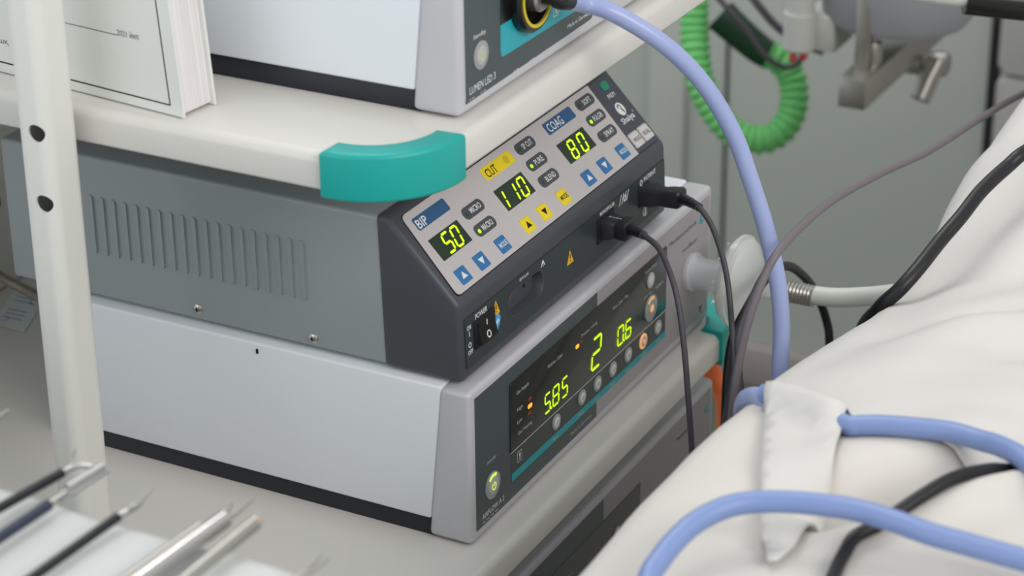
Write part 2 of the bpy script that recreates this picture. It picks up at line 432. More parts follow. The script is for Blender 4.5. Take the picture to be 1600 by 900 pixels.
def round_button(u, v, r, F, parent, mats, glow=None, h=1.4, arc=None, sym=None):
    mb = MB(); mb.prism(circ(u,v,r), F, .4, h, mats[0], bev=.35); mb.prism(circ(u,v,r*.66), F, h-.2, h+.25, mats[1], bev=.2)
    if glow: mb.prism(circ(u,v,r*.3), F, h, h+.4, glow)
    if arc: mb.prism(arc_band(u,v,r*.68,r*.9,math.radians(60),math.radians(135)), F, h-.1, h+.2, arc)
    if sym: power_symbol(mb, F, u, v-r*.05, r*.3, sym, h+.45)
    return mb.build('button', parent)
for u,v in ((102.7,29.4),(136.7,29.7),(158,29.2),(179.5,29.1),(201.3,29.1),(245.5,28.7)): round_button(u,v,5,FA,ins,(M['btn_ring'],M['btn_pale']),M['btn'])
b = round_button(223.4,28.8,5.2,FA,ins,(M['amber'],M['btn']),M['amber']); b['label'] = 'amber lit round button'
round_button(232.4,67.2,5.2,FA,ins,(M['btn'],M['btn_pale']),None,h=1.8)
b = round_button(233.2,47.7,8.8,FA,ins,(M['btn_ring'],M['btn_ring']),M['amber'],h=1.9,arc=M['amber']); b['label'] = 'large round button with amber light'
b = round_button(24,27.4,8.3,FA,ins,(M['btn_ring'],M['btn']),None,h=1.4,arc=M['symbol'],sym=M['symbol']); b['label'] = 'round standby button with lime power symbol'

# ------------------------------------------------------------------ light source (top unit)
FL = Frame((-.015,-.006,.2605), X, Z)
lum = bezel_device(FL, 'light_source', 'white light source unit with teal panel and big round socket on top shelf', 'medical device')
mb = MB()
mb.prism(rr(5.5,325.5,6.8,90.2,2), FL, -1, .35, M['silver'], bev=.2, seg=1)
mb.prism([(6.2,5.6)]+[(147+7*math.sin(a),7.6+7-7*math.cos(a)) for a in [PI/2*k/8 for k in range(9)]]+[(154,89),(5.6,89)], FL,.3,.55,M['slate'])
mb.prism([(43.2,38),(43.2,22.5),(43.9,19.4),(46.5,18.6),(128,18.2),(132.3,20.5),(133,38),(133,60),(43.2,60)], FL,.5,.72,M['cyan_print'])
mb.prism([(43.2,36.2),(57,36.2),(60,60),(43.2,60)], FL,.65,.86,M['blackgloss'])
mb.text(FL,21,38,'Standby',13,3,M['white_ink'],.7); mb.text(FL,23.5,11.4,'LUMEN LED 3',27.5,4,M['white_ink'],.7)
mb.text(FL,134.1,11.8,'Made in Germany',28,3,M['white_ink'],.7)
for u in (12,24,60,78,93,120): mb.text(FL,u,6.9,'- --',5,.7,M['grey_ink'],.7)
mb.prism(rr(103,109,22.5,30,.5), FL,.7,.85,M['white_ink']); mb.prism(rr(103.5,108.5,23,29.5,.4), FL,.8,.92,M['cyan_print'])
mb.prism([(105.4,24),(106.6,24),(106.7,26.2),(107.6,27.6),(106,28.8),(104.4,27.6),(105.3,26.2)], FL,.85,1.0,M['white_ink'])
mb.prism([(119,21.5),(128.5,21.5),(123.8,29.5)], FL,.7,.9,M['warn'])
mb.build('front_panel', lum)
round_button(22,27,7.6,FL,lum,(M['btn_ring'],M['btn']),None,h=1.3,sym=M['symbol_dim'])
soc = FL(73.8,45)
mb = MB(); mb.lathe(soc,(0,-1,0),[(.0208,0),(.0208,.005),(.0195,.0068),(.0172,.0068),(.0160,.0040),(.0160,.001)],M['blackgloss'],48)
so = mb.build('socket', lum)
mb = MB(); mb.lathe(soc,(0,-1,0),[(.0178,.0062),(.0178,.0074),(.0160,.0074),(.0160,.0062)],M['yellow_ring'],48,closed=False); q = mb.build('ring', so); q['label'] = 'yellow ring'
mb = MB(); mb.lathe(soc,(0,-1,0),[(.0092,.001),(.0092,.009),(.0080,.0105),(.004,.0105),(.004,.004)],M['satin'],36); mb.build('connector_sleeve', so)

# ------------------------------------------------------------------ lower unit under the middle shelf
FC = Frame((.003,-.004,-.142), X, Z)
low = bezel_device(FC, 'lower_console', 'silver console unit half hidden behind white drape under the middle shelf', 'medical device')
mb = MB()
mb.prism(rr(5.5,325.5,6.8,90.2,2), FC, -1, .35, M['lower_panel'], bev=.2, seg=1)
mb.prism([(5.5,6.8),(157.5,6.8),(157.5,90.2),(5.5,90.2)], FC,.3,.5,M['slate'])
mb.prism([(45,20),(211.5,20),(211.5,74.5),(45,74.5)], FC,.4,.7,M['glass'])
mb.text(FC,281,77.3,'Medizintechnik',24,2.6,M['dark_ink'],.5)
mb.prism(circ(318,77.3,3.3), FC,.3,.5,M['teal_print']); mb.prism(circ(318.2,77.8,1.3), FC,.45,.6,M['lower_panel'])
mb.text(FC,110,62,'Mode',9,2.6,M['grey_ink'],.8)
mb.build('front_panel', low)
round_button(176.3,56.7,4.4,FC,low,(M['btn_ring'],M['btn_pale']),None,h=1.4)

# ------------------------------------------------------------------ electrosurgical unit
esu = thing('electrosurgical_unit', (.138,.16,.0951), 'grey electrosurgical unit with sloping panel reading 50, 110 and 80', 'medical device')
x0, x1 = .005, .2715
mb = MB()
mb.extrude([(.0545,.0985),(.313,.0985),(.313,.187),(.057,.187)], x0+.0006, x1-.0006, M['housing'], bev=.0022, seg=3); mb.build('housing', esu)
mb = MB()
mb.extrude([(.0065,.0975),(.0557,.0975),(.0585,.188),(.0510,.188),(.0083,.1436)], x0, x1, M['charcoal'], bev=.0032, seg=4); mb.build('front_frame', esu)
for fx, fy in ((.022,.03),(.254,.03),(.022,.29),(.254,.29)):
    mb = MB(); mb.lathe((fx,fy,.0955),Z,[(.007,0),(.006,.004)],M['black'],20); mb.build('foot', esu)
FSS = Frame((x0+.0006,0,.1), (0,-1,0), Z)      # left side, u runs to the front
mb = MB()
for i in range(19):
    y = (.2496+(.1066-.2496)*i/18)*1000
    u = -y; zb, zt = 26.4, 63.2
    for k in range(1):
        pts = rr(u-2.4,u+2.0,zb,zt,1.9,4)
        tt = bmesh.new()
        lo = [tt.verts.new(FSS(a,b,0)) for a,b in pts]
        hi = [tt.verts.new(FSS(u+(a-u)*.86+.15, (zb+zt)/2+((b-(zb+zt)/2)*.985), .2+1.25*(a-(u-2.4))/4.4)) for a,b in pts]
        n_ = len(pts); tt.faces.new(hi)
        for j in range(n_): tt.faces.new((lo[j],lo[(j+1)%n_],hi[(j+1)%n_],hi[j]))
        mb.take(tt, M['housing'])
    mb.fbox(FSS, u+1.75, u+1.92, zb+1.6, zt-1.6, -.2, 1.0, M['inset'])  # dark slip, its colour stands in for the shade in the louver opening
mb.build('vent_louvers', esu)
for y, z in ((.1792,.1058),(.1017,.1043)):
    mb = MB(); mb.lathe((x0+.0008,y,z),(-1,0,0),[(.0033,0),(.0031,.0009),(.0021,.0018),(0,.0021)],M['screw'],24)
    F = Frame((x0-.0013,y,z),(0,-1,0),Z); mb.fbox(F,-1.4,1.4,-.3,.3,-.2,.12,M['ink']); mb.fbox(F,-.3,.3,-1.4,1.4,-.2,.12,M['ink'])
    mb.build('screw', esu)
FS = Frame((.005,.008,.1435), X, (0,.0425,.0435))
mb = MB()
def quadround(P, r=3, n=5):
    out = []
    N = len(P)
    for i in range(N):
        p, c, w = Vector(P[i-1]), Vector(P[i]), Vector(P[(i+1)%N])
        a = c+(p-c).normalized()*r; b = c+(w-c).normalized()*r
        for k in range(n+1):
            t_ = k/n; q = a*(1-t_)**2+c*2*t_*(1-t_)+b*t_**2; out.append((q.x,q.y))
    return out
mb.prism(quadround([(4.6,4.4),(262.5,4.4),(262.5,58),(8.5,58)],4), FS, -.5, .45, M['ink'])
mb.prism(quadround([(5.2,5),(262,5),(262,57.6),(9.2,57.6)],4), FS, 0, .6, M['membrane'], bev=.15, seg=1)
mb.prism(quadround([(233.6,5),(262,5),(262,57.6),(236.4,57.6)],.6), FS,.5,.72,M['membrane_dark'])
e = .85
# plates and printed names
def plate(mb, u0,u1,v0,v1,m): mb.prism(rr(u0,u1,v0,v1,1.2,3), FS,.4,e-.1,m)
plate(mb,14.3,48.6,45.2,53,M['lblue']); mb.text(FS,20.6,48.7,'BIP',10.2,5.4,M['white_ink'],e,bold=.01)
plate(mb,91.7,126.2,45.6,53.6,M['yellow']); mb.text(FS,100.5,49.2,'CUT',12,5.4,M['ink'],e,bold=.01); mb.prism(circ(119,49.6,2.6),FS,.5,e,M['yellow_ring'])
plate(mb,169.6,205.2,46,54,M['lblue']); mb.text(FS,181.3,49.8,'COAG',18.5,5.8,M['white_ink'],e,bold=.01)
mb.prism(rr(246.6,256,47.6,54.6,2.4),FS,.5,e,M['lblue']); mb.prism(rr(247.4,255.2,48.4,54,2),FS,.6,e+.12,M['led_green_dim'])
mb.text(FS,250.4,44,'PREM',9,3,M['white_ink'],e)
mb.prism(circ(249,33.8,4.6),FS,.5,e,M['white_ink'])
mb.prism(arc_band(248.8,35.2,1.2,2.0,math.radians(-60),math.radians(200)),FS,.7,e+.12,M['membrane_dark'])
mb.prism([(249.6,34.4),(250.4,33.6),(251.2,30.6),(250.4,30.4),(249.2,33.2)],FS,.7,e+.12,M['membrane_dark'])
mb.text(FS,249,26,'Shalya',16.5,5.2,M['white_ink'],e,bold=.012); mb.text(FS,258.6,28.6,'®',1.7,1.7,M['white_ink'],e)
mb.build('control_panel', esu)
for (u0,u1,v0,v1),digs,lab in (((14.5,46.3,24.4,38.6),((22.8,'5'),(32.3,'0')),'50'),((89.6,122.9,24.9,39.1),((86.6,'1'),(99.2,'1'),(110.4,'0')),'110'),((168.2,202.7,24.9,39.1),((175.0,'8'),(187.6,'0')),'80')):
    mb = MB(); mb.prism(rr(u0,u1,v0,v1,.4,2),FS,.4,.75,M['lcd'])
    for u,c in digs: mb.seg7(FS,u,25.9,6.3,10.9,c,M['digit'],1.25,3.3,.95)
    b = mb.build('display', esu); b['label'] = 'green display reading '+lab
for u,v,s_,on in ((64.3,37.9,'MICRO',0),(63.3,26.3,'MACRO',1),(143.0,49.9,'SP CUT',0),(142.1,38.2,'PURE',1),(141.2,26.6,'BLEND',0),(222.2,50.2,'SOFT',0),(221.1,38.5,'FULGR',1),(220.1,26.8,'SPRAY',0)):
    mb = MB(); mb.prism(rr(u-11,u+11,v-3.7,v+3.7,3.6,6),FS,.4,.8,M['pill'])
    mb.text(FS,u+2.2,v,s_,11.5 if len(s_)>4 else 10,3.5,M['white_ink'],.9,bold=.01)
    mb.prism(circ(u-7.2,v-.4,1.25,16),FS,.6,.95,M['led'] if on else M['led_off'])
    b = mb.build('mode_indicator', esu)
def key(u, v, m, sym, ink, w=10.4, h=9.4):
    mb = MB(); mb.prism(rr(u-w/2-.5,u+w/2+.1,v-h/2-.1,v+h/2+.5,.9,3),FS,.4,.75,M['key_white'])
    mb.prism(rr(u-w/2,u+w/2,v-h/2,v+h/2,.9,3),FS,.5,1.5,m,bev=.35)
    if sym == 'up': mb.prism([(u-2.7,v-1.8),(u+2.7,v-1.8),(u,v+2.2)],FS,1.4,1.6,ink)
    elif sym == 'dn': mb.prism([(u-2.7,v+1.8),(u,v-2.2),(u+2.7,v+1.8)],FS,1.4,1.6,ink)
    else: mb.text(FS,u,v,sym,8.2,3.0,ink,1.6,bold=.01)
    return mb.build('button', esu)
for u,s_ in ((19.5,'up'),(40.2,'dn'),(65,'MODE'),(173.4,'up'),(195,'dn'),(220.4,'MODE')): key(u,12.3,M['kblue'],s_,M['white_ink'])
for u,s_ in ((95.4,'up'),(116,'dn'),(140.6,'MODE')): key(u,12.4,M['yellow'],s_,M['ink'])
for u,s_ in ((241.6,'PROG'),(255.0,'RECALL')): key(u,12.9,M['key_white'],s_,M['dark_ink'],11,9.6)
FF = Frame((.005,.0060,.1), X, (0,.0018,.0431))
mb = MB()
mb.prism(rr(4.5,263.5,4.5,34.2,1),FF,-.5,.15,M['inset'])
mb.text(FF,23,31,'POWER',13.5,3.2,M['white_ink'],.25,bold=.012); mb.text(FF,8.8,28,'ON',4.2,2.8,M['white_ink'],.25,bold=.012); mb.text(FF,9,24.2,'I',.7,3,M['white_ink'],.25)
mb.text(FF,9.2,13.4,'OFF',5.2,2.8,M['white_ink'],.25,bold=.012); mb.prism(arc_band(9,17.6,1.1,1.6,0,2*PI-.01,20),FF,.1,.25,M['white_ink'])
for u,v in ((39.6,26.6),(130.4,20.6)):
    mb.prism([(u-4.2,v-4),(u+4.2,v-4),(u,v+4.6)],FF,.1,.28,M['warn']); mb.prism([(u-.4,v-1),(u+.4,v-1),(u+.5,v+2),(u-.5,v+2)],FF,.2,.36,M['ink']); mb.prism(circ(u,v-2.2,.5,10),FF,.2,.36,M['ink'])
mb.prism([(40.4,13.2),(43,16),(44.4,19.4),(43,22),(40.4,22.6),(37.8,22),(36.4,19.4),(37.8,16)],FF,.1,.26,M['heart'])
mb.prism([(38.4,19.6),(40,18.4),(41,20),(42.8,18),(41,17.6),(40.2,16.2)],FF,.2,.34,M['white_ink'])
mb.text(FF,73.6,31.6,'BIPOLAR',11,1.7,M['white_ink'],.25)
mb.prism([(94,28.6),(94.6,28.6),(96.6,31.4),(98.6,28.6),(99.2,28.6),(97,32.4),(96.2,32.4)],FF,.1,.25,M['white_ink']); mb.prism([(96.3,28.4),(96.9,28.4),(96.9,32),(96.3,32)],FF,.1,.25,M['white_ink'])
mb.text(FF,181,31.8,'MONOPOLAR',20,2.4,M['white_ink'],.25,bold=.01)
for k in range(4):
    u = 199+k*3.4; mb.prism([(u-1.6,27),(u-1,27),(u+2.2,33.4),(u+1.6,33.4)],FF,.1,.25,M['white_ink'])
mb.prism(arc_band(205.6,29.6,1.5,2.1,0,2*PI-.01,20),FF,.1,.25,M['white_ink'])
mb.text(FF,241.5,31.4,'PATIENT',17,2.8,M['white_ink'],.25,bold=.012); mb.prism(arc_band(229,30.6,1.3,1.9,0,2*PI-.01,20),FF,.1,.25,M['white_ink'])
mb.prism(arc_band(233.6,10.6,2.6,3.4,.4,2*PI-.4,20),FF,.1,.25,M['white_ink']); mb.prism([(232.6,8.4),(234.4,8.6),(236,12.4),(233.6,13)],FF,.1,.25,M['white_ink'])
mb.text(FF,246,11.2,'|—|',8,2.6,M['white_ink'],.25)
mb.build('lower_panel', esu)
mb = MB(); mb.prism(rr(13.6,37.4,12.4,29,.8),FF,0,.9,M['ink'],bev=.3); sw = mb.build('power_switch', esu)
mb = MB(); t_ = bmesh.new()
P0 = [FF(16.6,14,1),FF(35.4,14,1),FF(35.4,27.4,1),FF(16.6,27.4,1),FF(17,14.4,3.6),FF(35,14.4,3.6),FF(35,21,1.9),FF(17,21,1.9),FF(35,27,1.7),FF(17,27,1.7)]
V = [t_.verts.new(p) for p in P0]
for f in ((0,1,5,4),(4,5,6,7),(7,6,8,9),(9,8,2,3),(0,4,7,9,3),(1,2,8,6,5)): t_.faces.new([V[i] for i in f])
mb.take(t_, M['blackgloss'])
FR1 = Frame(FF(0,0,0), X, (0,.0018,.0431))
mb.prism([(25.6,23),(26.4,23),(26.4,26.2),(25.6,26.2)],FF,1.7,1.95,M['white_ink'])
Fr = Frame(FF(26,17.6,2.85), X, FF(26,21,1.9)-FF(26,14.4,3.6)); mb.prism(arc_band(0,0,1.5,2.2,0,2*PI-.01,24),Fr,-.05,.08,M['white_ink'])
mb.build('rocker', sw)
stad = [(a,b) for a,b in rr(54,96,12.8,28.6,7.8,8)]
for nm in ('front_frame','lower_panel'):
    host = [o_ for o_ in esu.children if o_.name.split('.')[0] == nm][0]
    mb = MB(); mb.prism(stad,FF,-7,4,M['charcoal']); boolean_cut(host,[mb.build('c')])
    for q_ in host.data.polygons: q_.use_smooth = True
    host.data.set_sharp_from_angle(angle=math.radians(35))
mb = MB(); t_ = bmesh.new(); cu, cv = 75, 20.7
R = [[t_.verts.new(FF(cu+(a-cu)*k,cv+(b-cv)*k,d)) for a,b in stad] for k,d in ((1.04,.15),(1.03,.6),(1.0,.6),(.985,.2),(.95,-6))]
for A,B in zip(R,R[1:]):
    for i in range(len(A)): t_.faces.new((A[i],A[(i+1)%len(A)],B[(i+1)%len(A)],B[i]))
t_.faces.new(R[-1]); mb.take(t_, M['charcoal'])
for u in (66,84): mb.prism(circ(u,20.7,1.2,14),FF,-6.2,-5.7,M['ink'])
mb.build('socket', esu)
for u0,u1,v0,v1 in ((166,190,14,29.5),(224,240,15.5,28.5)):
    mb = MB(); mb.prism(rr(u0,u1,v0,v1,1),FF,0,.8,M['ink'],bev=.3); mb.build('socket', esu)

# ------------------------------------------------------------------ the two plugs with leads
def lead(name, label, o, size, dz, path, r):
    o = Vector(o); t = thing(name, o, label, 'cable', 'leads from the electrosurgical unit')
    mb = MB(); w, h, L = size
    # plug body tapering along -y
    tt = bmesh.new(); rings = []
    for k,(f,wf,hf,drop) in enumerate(((0,1,1,0),(.3,1,.98,0),(.52,.82,.80,.0),(.66,.92,.86,0),(.94,.96,.9,0),(1,.8,.78,0))):
        c = o+Vector((0,-L*f,dz*f)); pts = rr(-w/2*wf,w/2*wf,-h/2*hf,h/2*hf,min(w,h)*.16,3)
        rings.append([tt.verts.new(c+Vector((a,0,b))) for a,b in pts])
    for A,B in zip(rings,rings[1:]):
        for i in range(len(A)): tt.faces.new((A[i],A[(i+1)%len(A)],B[(i+1)%len(A)],B[i]))
    tt.faces.new(rings[0]); tt.faces.new(rings[-1]); mb.take(tt, M['plug'])
    if w > .015: mb.text(Frame(o+Vector((0,-.0062,h/2+.0003)),(0,-1,0),(1,0,0)),0,0,'Shalya',8.5,2.2,M['white_ink'],.1)
    mb.build('plug', t)
    e0 = o+Vector((0,-L,dz)); p0 = Vector(path[0])
    mb = MB(); mb.tube([e0+Vector((0,.002,0)), e0.lerp(p0,.5), p0], .003, M['plug'], 14, 8, rfun=lambda s,i: .0036-.0012*s if i % 4 else .0038-.0012*s); mb.build('strain_relief', t)
    mb = MB(); mb.tube([e0.lerp(p0,.7)]+list(path), r, M['dcable'], 12, 8); mb.build('cord', t)
    return t
lead('plug_lead', 'dark lead from the nearer stubby plug under the word MONOPOLAR', (.1837,.0068,.1215), (.0165,.0125,.0165), .001, [(.164,-.027,.130),(.157,-.040,.127),(.146,-.052,.119),(.138,-.061,.106),(.130,-.069,.083),(.124,-.075,.054),(.122,-.079,.022),(.119,-.082,-.010),(.117,-.084,-.07)], .0018)
lead('plug_lead', 'dark lead from the long wide plug under the word PATIENT', (.2356,.0068,.1225), (.0135,.0125,.027), .0025, [(.210,-.042,.133),(.206,-.052,.125),(.198,-.063,.110),(.192,-.070,.093),(.183,-.077,.069),(.175,-.082,.049),(.168,-.081,.026),(.162,-.081,.003),(.158,-.083,-.06)], .0018)

# ------------------------------------------------------------------ breathing filter and milky hose
flt = thing('gas_filter', (.2955,-.045,.02), 'round clear plastic filter plugged into the gas unit outlet', 'filter')
o = Vector((.2955,.0,.0475)); ax = (0,-1,0)
mb = MB(); mb.lathe(o,ax,[(.0125,.0006),(.0130,.0030),(.0125,.0045),(.0105,.0046),(.0105,.018),(.0112,.019),(.0112,.024),(.008,.0245),(.008,.005),(.0105,.002)],M['clear'],40); mb.build('inlet_collar', flt)
mb = MB(); mb.lathe(o,ax,[(.009,.0235),(.0180,.0255),(.0255,.0285),(.0285,.0318),(.0286,.0336),(.0303,.0338),(.0303,.0366),(.0286,.0368),(.0285,.0388),(.0250,.0425),(.0175,.0455),(.0085,.0475)],M['frost'],56)
for k in range(10):
    a = 2*PI*k/10; mb.box(-.0008,.0008,.012,.025,-.0003,.0012,M['frost'],0,1,Matrix.Translation(o+Vector((0,-.0265,0)))@Matrix.Rotation(a,4,'Y')@Matrix.Rotation(PI/2,4,'X'))
mb.build('filter_disc', flt)
mb = MB(); mb.lathe(o,ax,[(.0070,.047),(.0068,.062),(.0085,.0625),(.0085,.064),(.0062,.0645),(.0058,.071)],M['clear'],32); mb.build('outlet_stem', flt)
tb = thing('silicone_hose', (.2955,-.09,.04), 'milky translucent hose running from the round filter to the drape', 'hose')
mb = MB()
mb.tube([o+Vector((0,-.070,0)),o+Vector((.001,-.083,0)),o+Vector((.004,-.10,.0005)),o+Vector((.013,-.12,.002)),o+Vector((.026,-.142,.004)),o+Vector((.036,-.165,.004)),o+Vector((.042,-.19,-.004)),o+Vector((.044,-.205,-.02))], .0061, M['silicone'], 18, 8); mb.build('tubing', tb)
mb = MB(); mb.tube([o+Vector((0,-.0655+-.0012*k,0)) for k in range(18)], .0066, M['satin'], 20, 1, smooth=False, rfun=lambda s,i: .0066+.0006*(i%2)); mb.build('ferrule', tb)

# ------------------------------------------------------------------ cables
def cable(name, label, cat, path, r, m, seg=14, origin=None, group=None, per=10):
    mb = MB(); mb.tube(path, r, m, seg, per); ob = mb.build(name, origin=origin or path[len(path)//2]); tag(ob, label, cat, group); return ob
lgc = thing('light_guide_cable', (.059,-.02,.30), 'thick pale violet blue light cable arching from the round socket down behind drape', 'cable')
sc_ = soc
mb = MB(); mb.tube([sc_+Vector((0,-.008,0)), sc_+Vector((.0002,-.016,-.0005)), (.0605,-.0245,.3035), (.071,-.024,.300)], .0052, M['bcable'], 18, 8, rfun=lambda s,i:.0046+.0006*(s>.4)); mb.build('plug', lgc)
LG = [(.068,-.0235,.3005),(.089,-.024,.293),(.097,-.039,.287),(.112,-.062,.268),(.127,-.078,.244),(.137,-.092,.215),(.140,-.102,.188),(.142,-.112,.158),(.139,-.121,.130),(.135,-.126,.105),(.130,-.128,.084),(.122,-.131,.055),(.085,-.138,.055),(.030,-.148,.098),(-.010,-.163,.134),(-.023,-.174,.1465),(-.035,-.190,.1515),(-.042,-.203,.1525)]
mb = MB(); mb.tube(LG, .0049, M['lguide'], 20, 10); mb.build('jacket', lgc)

cable('grey_cable', 'thin grey cable sweeping from the drape edge across the violet cable', 'cable', [(.620,-.166,.112),(.530,-.142,.113),(.454,-.136,.120),(.359,-.134,.132),(.288,-.129,.143),(.217,-.126,.153),(.168,-.126,.157),(.125,-.127,.157),(.111,-.124,.146),(.100,-.121,.127),(.093,-.119,.106),(.088,-.118,.085),(.087,-.117,.061),(.080,-.119,.02)], .0024, M['gcable'])
cable('black_cable', 'thin black cable looping behind the filter and the milky hose', 'cable', [(.172,-.080,-.05),(.177,-.077,-.014),(.187,-.073,.010),(.198,-.069,.035),(.208,-.068,.054),(.227,-.069,.066),(.264,-.065,.068),(.307,-.062,.059),(.353,-.057,.032),(.378,-.058,.008),(.383,-.064,-.012),(.378,-.069,-.028),(.362,-.077,-.08)], .0030, M['bcable'])
cable('dark_cable', 'short dark cable hanging beside the thin grey cable near the shelf corner', 'cable', [(.130,-.112,-.02),(.136,-.107,.022),(.144,-.101,.042),(.150,-.096,.059),(.154,-.093,.069),(.164,-.089,.080),(.190,-.087,.094),(.207,-.086,.099),(.222,-.086,.100)], .0020, M['dcable'])
cable('orange_tube', 'orange tube hanging below the teal corner of the middle shelf', 'tube', [(.467,.063,-.08),(.466,.053,-.116),(.464,.044,-.129),(.458,.038,-.146),(.446,.031,-.20),(.43,.03,-.40),(.42,.03,-.74)], .0066, M['orange'], origin=(.42,.03,-.74))
cable('braided_hose', 'steel braided hose behind the grey unit at far left', 'hose', [(.107,.4515,.057),(.095,.423,.054),(.083,.392,.050),(.078,.366,.047),(.071,.342,.047),(.064,.310,.048),(.062,.2885,.049)], .0034, M['braid'])

# ------------------------------------------------------------------ drapes
RT = [(-.4,.153),(-.213,.153),(-.149,.1535),(-.089,.1535),(-.060,.152),(-.030,.148),(.0,.143),(.039,.136),(.080,.128),(.12,.121),(.155,.113),(.185,.108),(.222,.103),(.254,.109),(.288,.118),(.316,.129),(.348,.138),(.388,.138),(.441,.147),(.6,.15),(1.3,.15)]
def ridge(x):
    if x <= RT[0][0]: return RT[0][1]
    for (a,za),(b,zb) in zip(RT,RT[1:]):
        if x <= b:
            s_ = (x-a)/(b-a); return za+(zb-za)*s_
    return RT[-1][1]
def rz(x): return sum(ridge(x+k*.006) for k in (-1,0,1))/3
YR = -.183
def seggauss(x, y, a, b, s_):
    px, py = b[0]-a[0], b[1]-a[1]; k = max(0, min(1, ((x-a[0])*px+(y-a[1])*py)/(px*px+py*py)))
    return math.exp(-((x-a[0]-k*px)**2+(y-a[1]-k*py)**2)/(s_*s_))
def folds(x, y):
    d = YR-y; w = min(1, d/.05)
    v = noise.noise(Vector((x*9, y*11, 1.3)))*.008 + noise.noise(Vector((x*24+y*14, y*20, 4.1)))*.0028
    v += .0045*math.sin((x*.9+y*.75)*75+1.2)*max(0, noise.noise(Vector((x*6,y*6,7.7)))+.2)
    # soft crease running away from the tube, towards the lower right
    v += -.022*seggauss(x,y,(-.125,-.252),(-.062,-.300),.0165)
    v += .006*seggauss(x,y,(-.150,-.268),(-.085,-.322),.012)
    v += -.004*seggauss(x,y,(-.060,-.186),(-.165,-.228),.009)
    v += .008*seggauss(x,y,(.02,-.20),(.30,-.30),.03)+.006*seggauss(x,y,(.16,-.19),(.36,-.25),.016)-.006*seggauss(x,y,(.10,-.20),(.24,-.30),.014)
    return v*w
def surf(x, y):
    d = max(0, YR-y)
    return rz(x)+.02*(1-math.exp(-d/.12))+folds(x,y)
HEM = [(0,0),(.0075,-.0016),(.0135,-.0062),(.0185,-.0145),(.022,-.028),(.026,-.06),(.030,-.12),(.032,-.25),(.034,-.45),(.036,-.90)]
HS = [0]
for (a,b),(c,d) in zip(HEM,HEM[1:]): HS.append(HS[-1]+math.hypot(c-a,d-b))
def section(x, q):
    """point of the sheet at table position x and distance q from the ridge (negative: hanging side)"""
    if q >= 0: return Vector((x, YR-q, surf(x, YR-q)))
    q = min(-q, HS[-1])
    for i in range(len(HS)-1):
        if q <= HS[i+1]:
            k = (q-HS[i])/(HS[i+1]-HS[i]); dy = HEM[i][0]+(HEM[i+1][0]-HEM[i][0])*k; dz = HEM[i][1]+(HEM[i+1][1]-HEM[i][1])*k; break
    f = min(1, q/.08); g = min(1, q/.5)
    wob = (.006*noise.noise(Vector((x*10,3.3,0)))+.003*noise.noise(Vector((x*31,8.1,0))))*f+.011*math.sin(x*38)*g
    return Vector((x, YR+dy+wob, max(-.748, rz(x)+dz)))
def offset(x, q, h):
    e_ = .002; p = section(x,q)
    n_ = (section(x+e_,q)-section(x-e_,q)).cross(section(x,q-e_)-section(x,q+e_)).normalized()
    return p+n_*h
mb = MB(); t_ = bmesh.new()
xs = [-.285+.0055*i for i in range(269)]
qs = [-.92,-.75,-.6,-.4,-.25,-.15,-.10,-.07,-.05,-.038,-.030,-.024,-.019,-.0145,-.0105,-.007,-.0035,0]
q_ = .004
while q_ < .63: qs.append(q_); q_ += .0055 if q_ < .28 else .02
cols = [[t_.verts.new(section(x,q_)) for q_ in qs] for x in xs]
for A,B in zip(cols,cols[1:]):
    for k in range(len(A)-1): t_.faces.new((A[k],A[k+1],B[k+1],B[k]))
bmesh.ops.recalc_face_normals(t_, faces=t_.faces[:])
mb.take(t_, M['drape'], recalc=False)
dr = mb.build('surgical_drape', origin=(.3,-.16,-.748), smooth=80)
tag(dr, 'large white surgical sheet hanging over the operating table in front of the cart', 'drape')
md = dr.modifiers.new('thickness','SOLIDIFY'); md.thickness = .0012; md.offset = -1

# second sheet lying over the first
BXY = [(-.012,-.1815),(-.030,-.1845),(-.042,-.1865),(-.070,-.197),(-.096,-.207),(-.140,-.225),(-.172,-.239),(-.187,-.2465),(-.184,-.250),(-.170,-.2515),(-.143,-.2505),(-.104,-.2425),(-.066,-.2345),(-.054,-.233),(-0.0607, -0.2412), (-0.0591, -0.2499), (-0.0564, -0.2661), (-0.0543, -0.2823), (-0.0589, -0.2973), (-0.0654, -0.3081), (-0.0787, -0.323),(-.097,-.346),(-.15,-.385),(-.12,-.48),(.0,-.57),(.12,-.60),(.4,-.62),(.75,-.60),(.75,-.40)]
B_ = [(x, YR-y) for x,y in BXY]+[(.75,-.05),(.5,-.056),(.3,-.05),(.15,-.045),(.06,-.04),(.02,-.032),(.003,-.012)]
def dense(B, st=.006):
    out = []
    for i in range(len(B)):
        a, b = Vector(B[i]), Vector(B[(i+1)%len(B)]); n_ = max(1, int((b-a).length/st))
        out += [a.lerp(b, k/n_) for k in range(n_)]
    return out
BD = dense(B_)
def inside(p, poly):
    c = False; j = len(poly)-1
    for i in range(len(poly)):
        if (poly[i].y > p.y) != (poly[j].y > p.y) and p.x < (poly[j].x-poly[i].x)*(p.y-poly[i].y)/(poly[j].y-poly[i].y)+poly[i].x: c = not c
        j = i
    return c
def bdist(p): return min((p-q).length for q in BD)
HID = [Vector(a).lerp(Vector(b),k/8) for a,b in (((-.036,.005),(-.036,.008)),((-.036,.007),(-.047,.030)),((-.047,.030),(-.0560,.043))) for k in range(9)]
inner = []
x = -.20
while x < .76:
    q_ = -.056
    while q_ < .455:
        p = Vector((x+.0008*random.random(), q_+.0008*random.random()))
        if inside(p, BD) and bdist(p) > .0028: inner.append(p)
        q_ += .0058
    x += .0062
nb = len(BD)
res = delaunay_2d_cdt(BD+inner, [(i,(i+1)%nb) for i in range(nb)], [list(range(nb))], 1, 1e-5)
t_ = bmesh.new(); vs = []
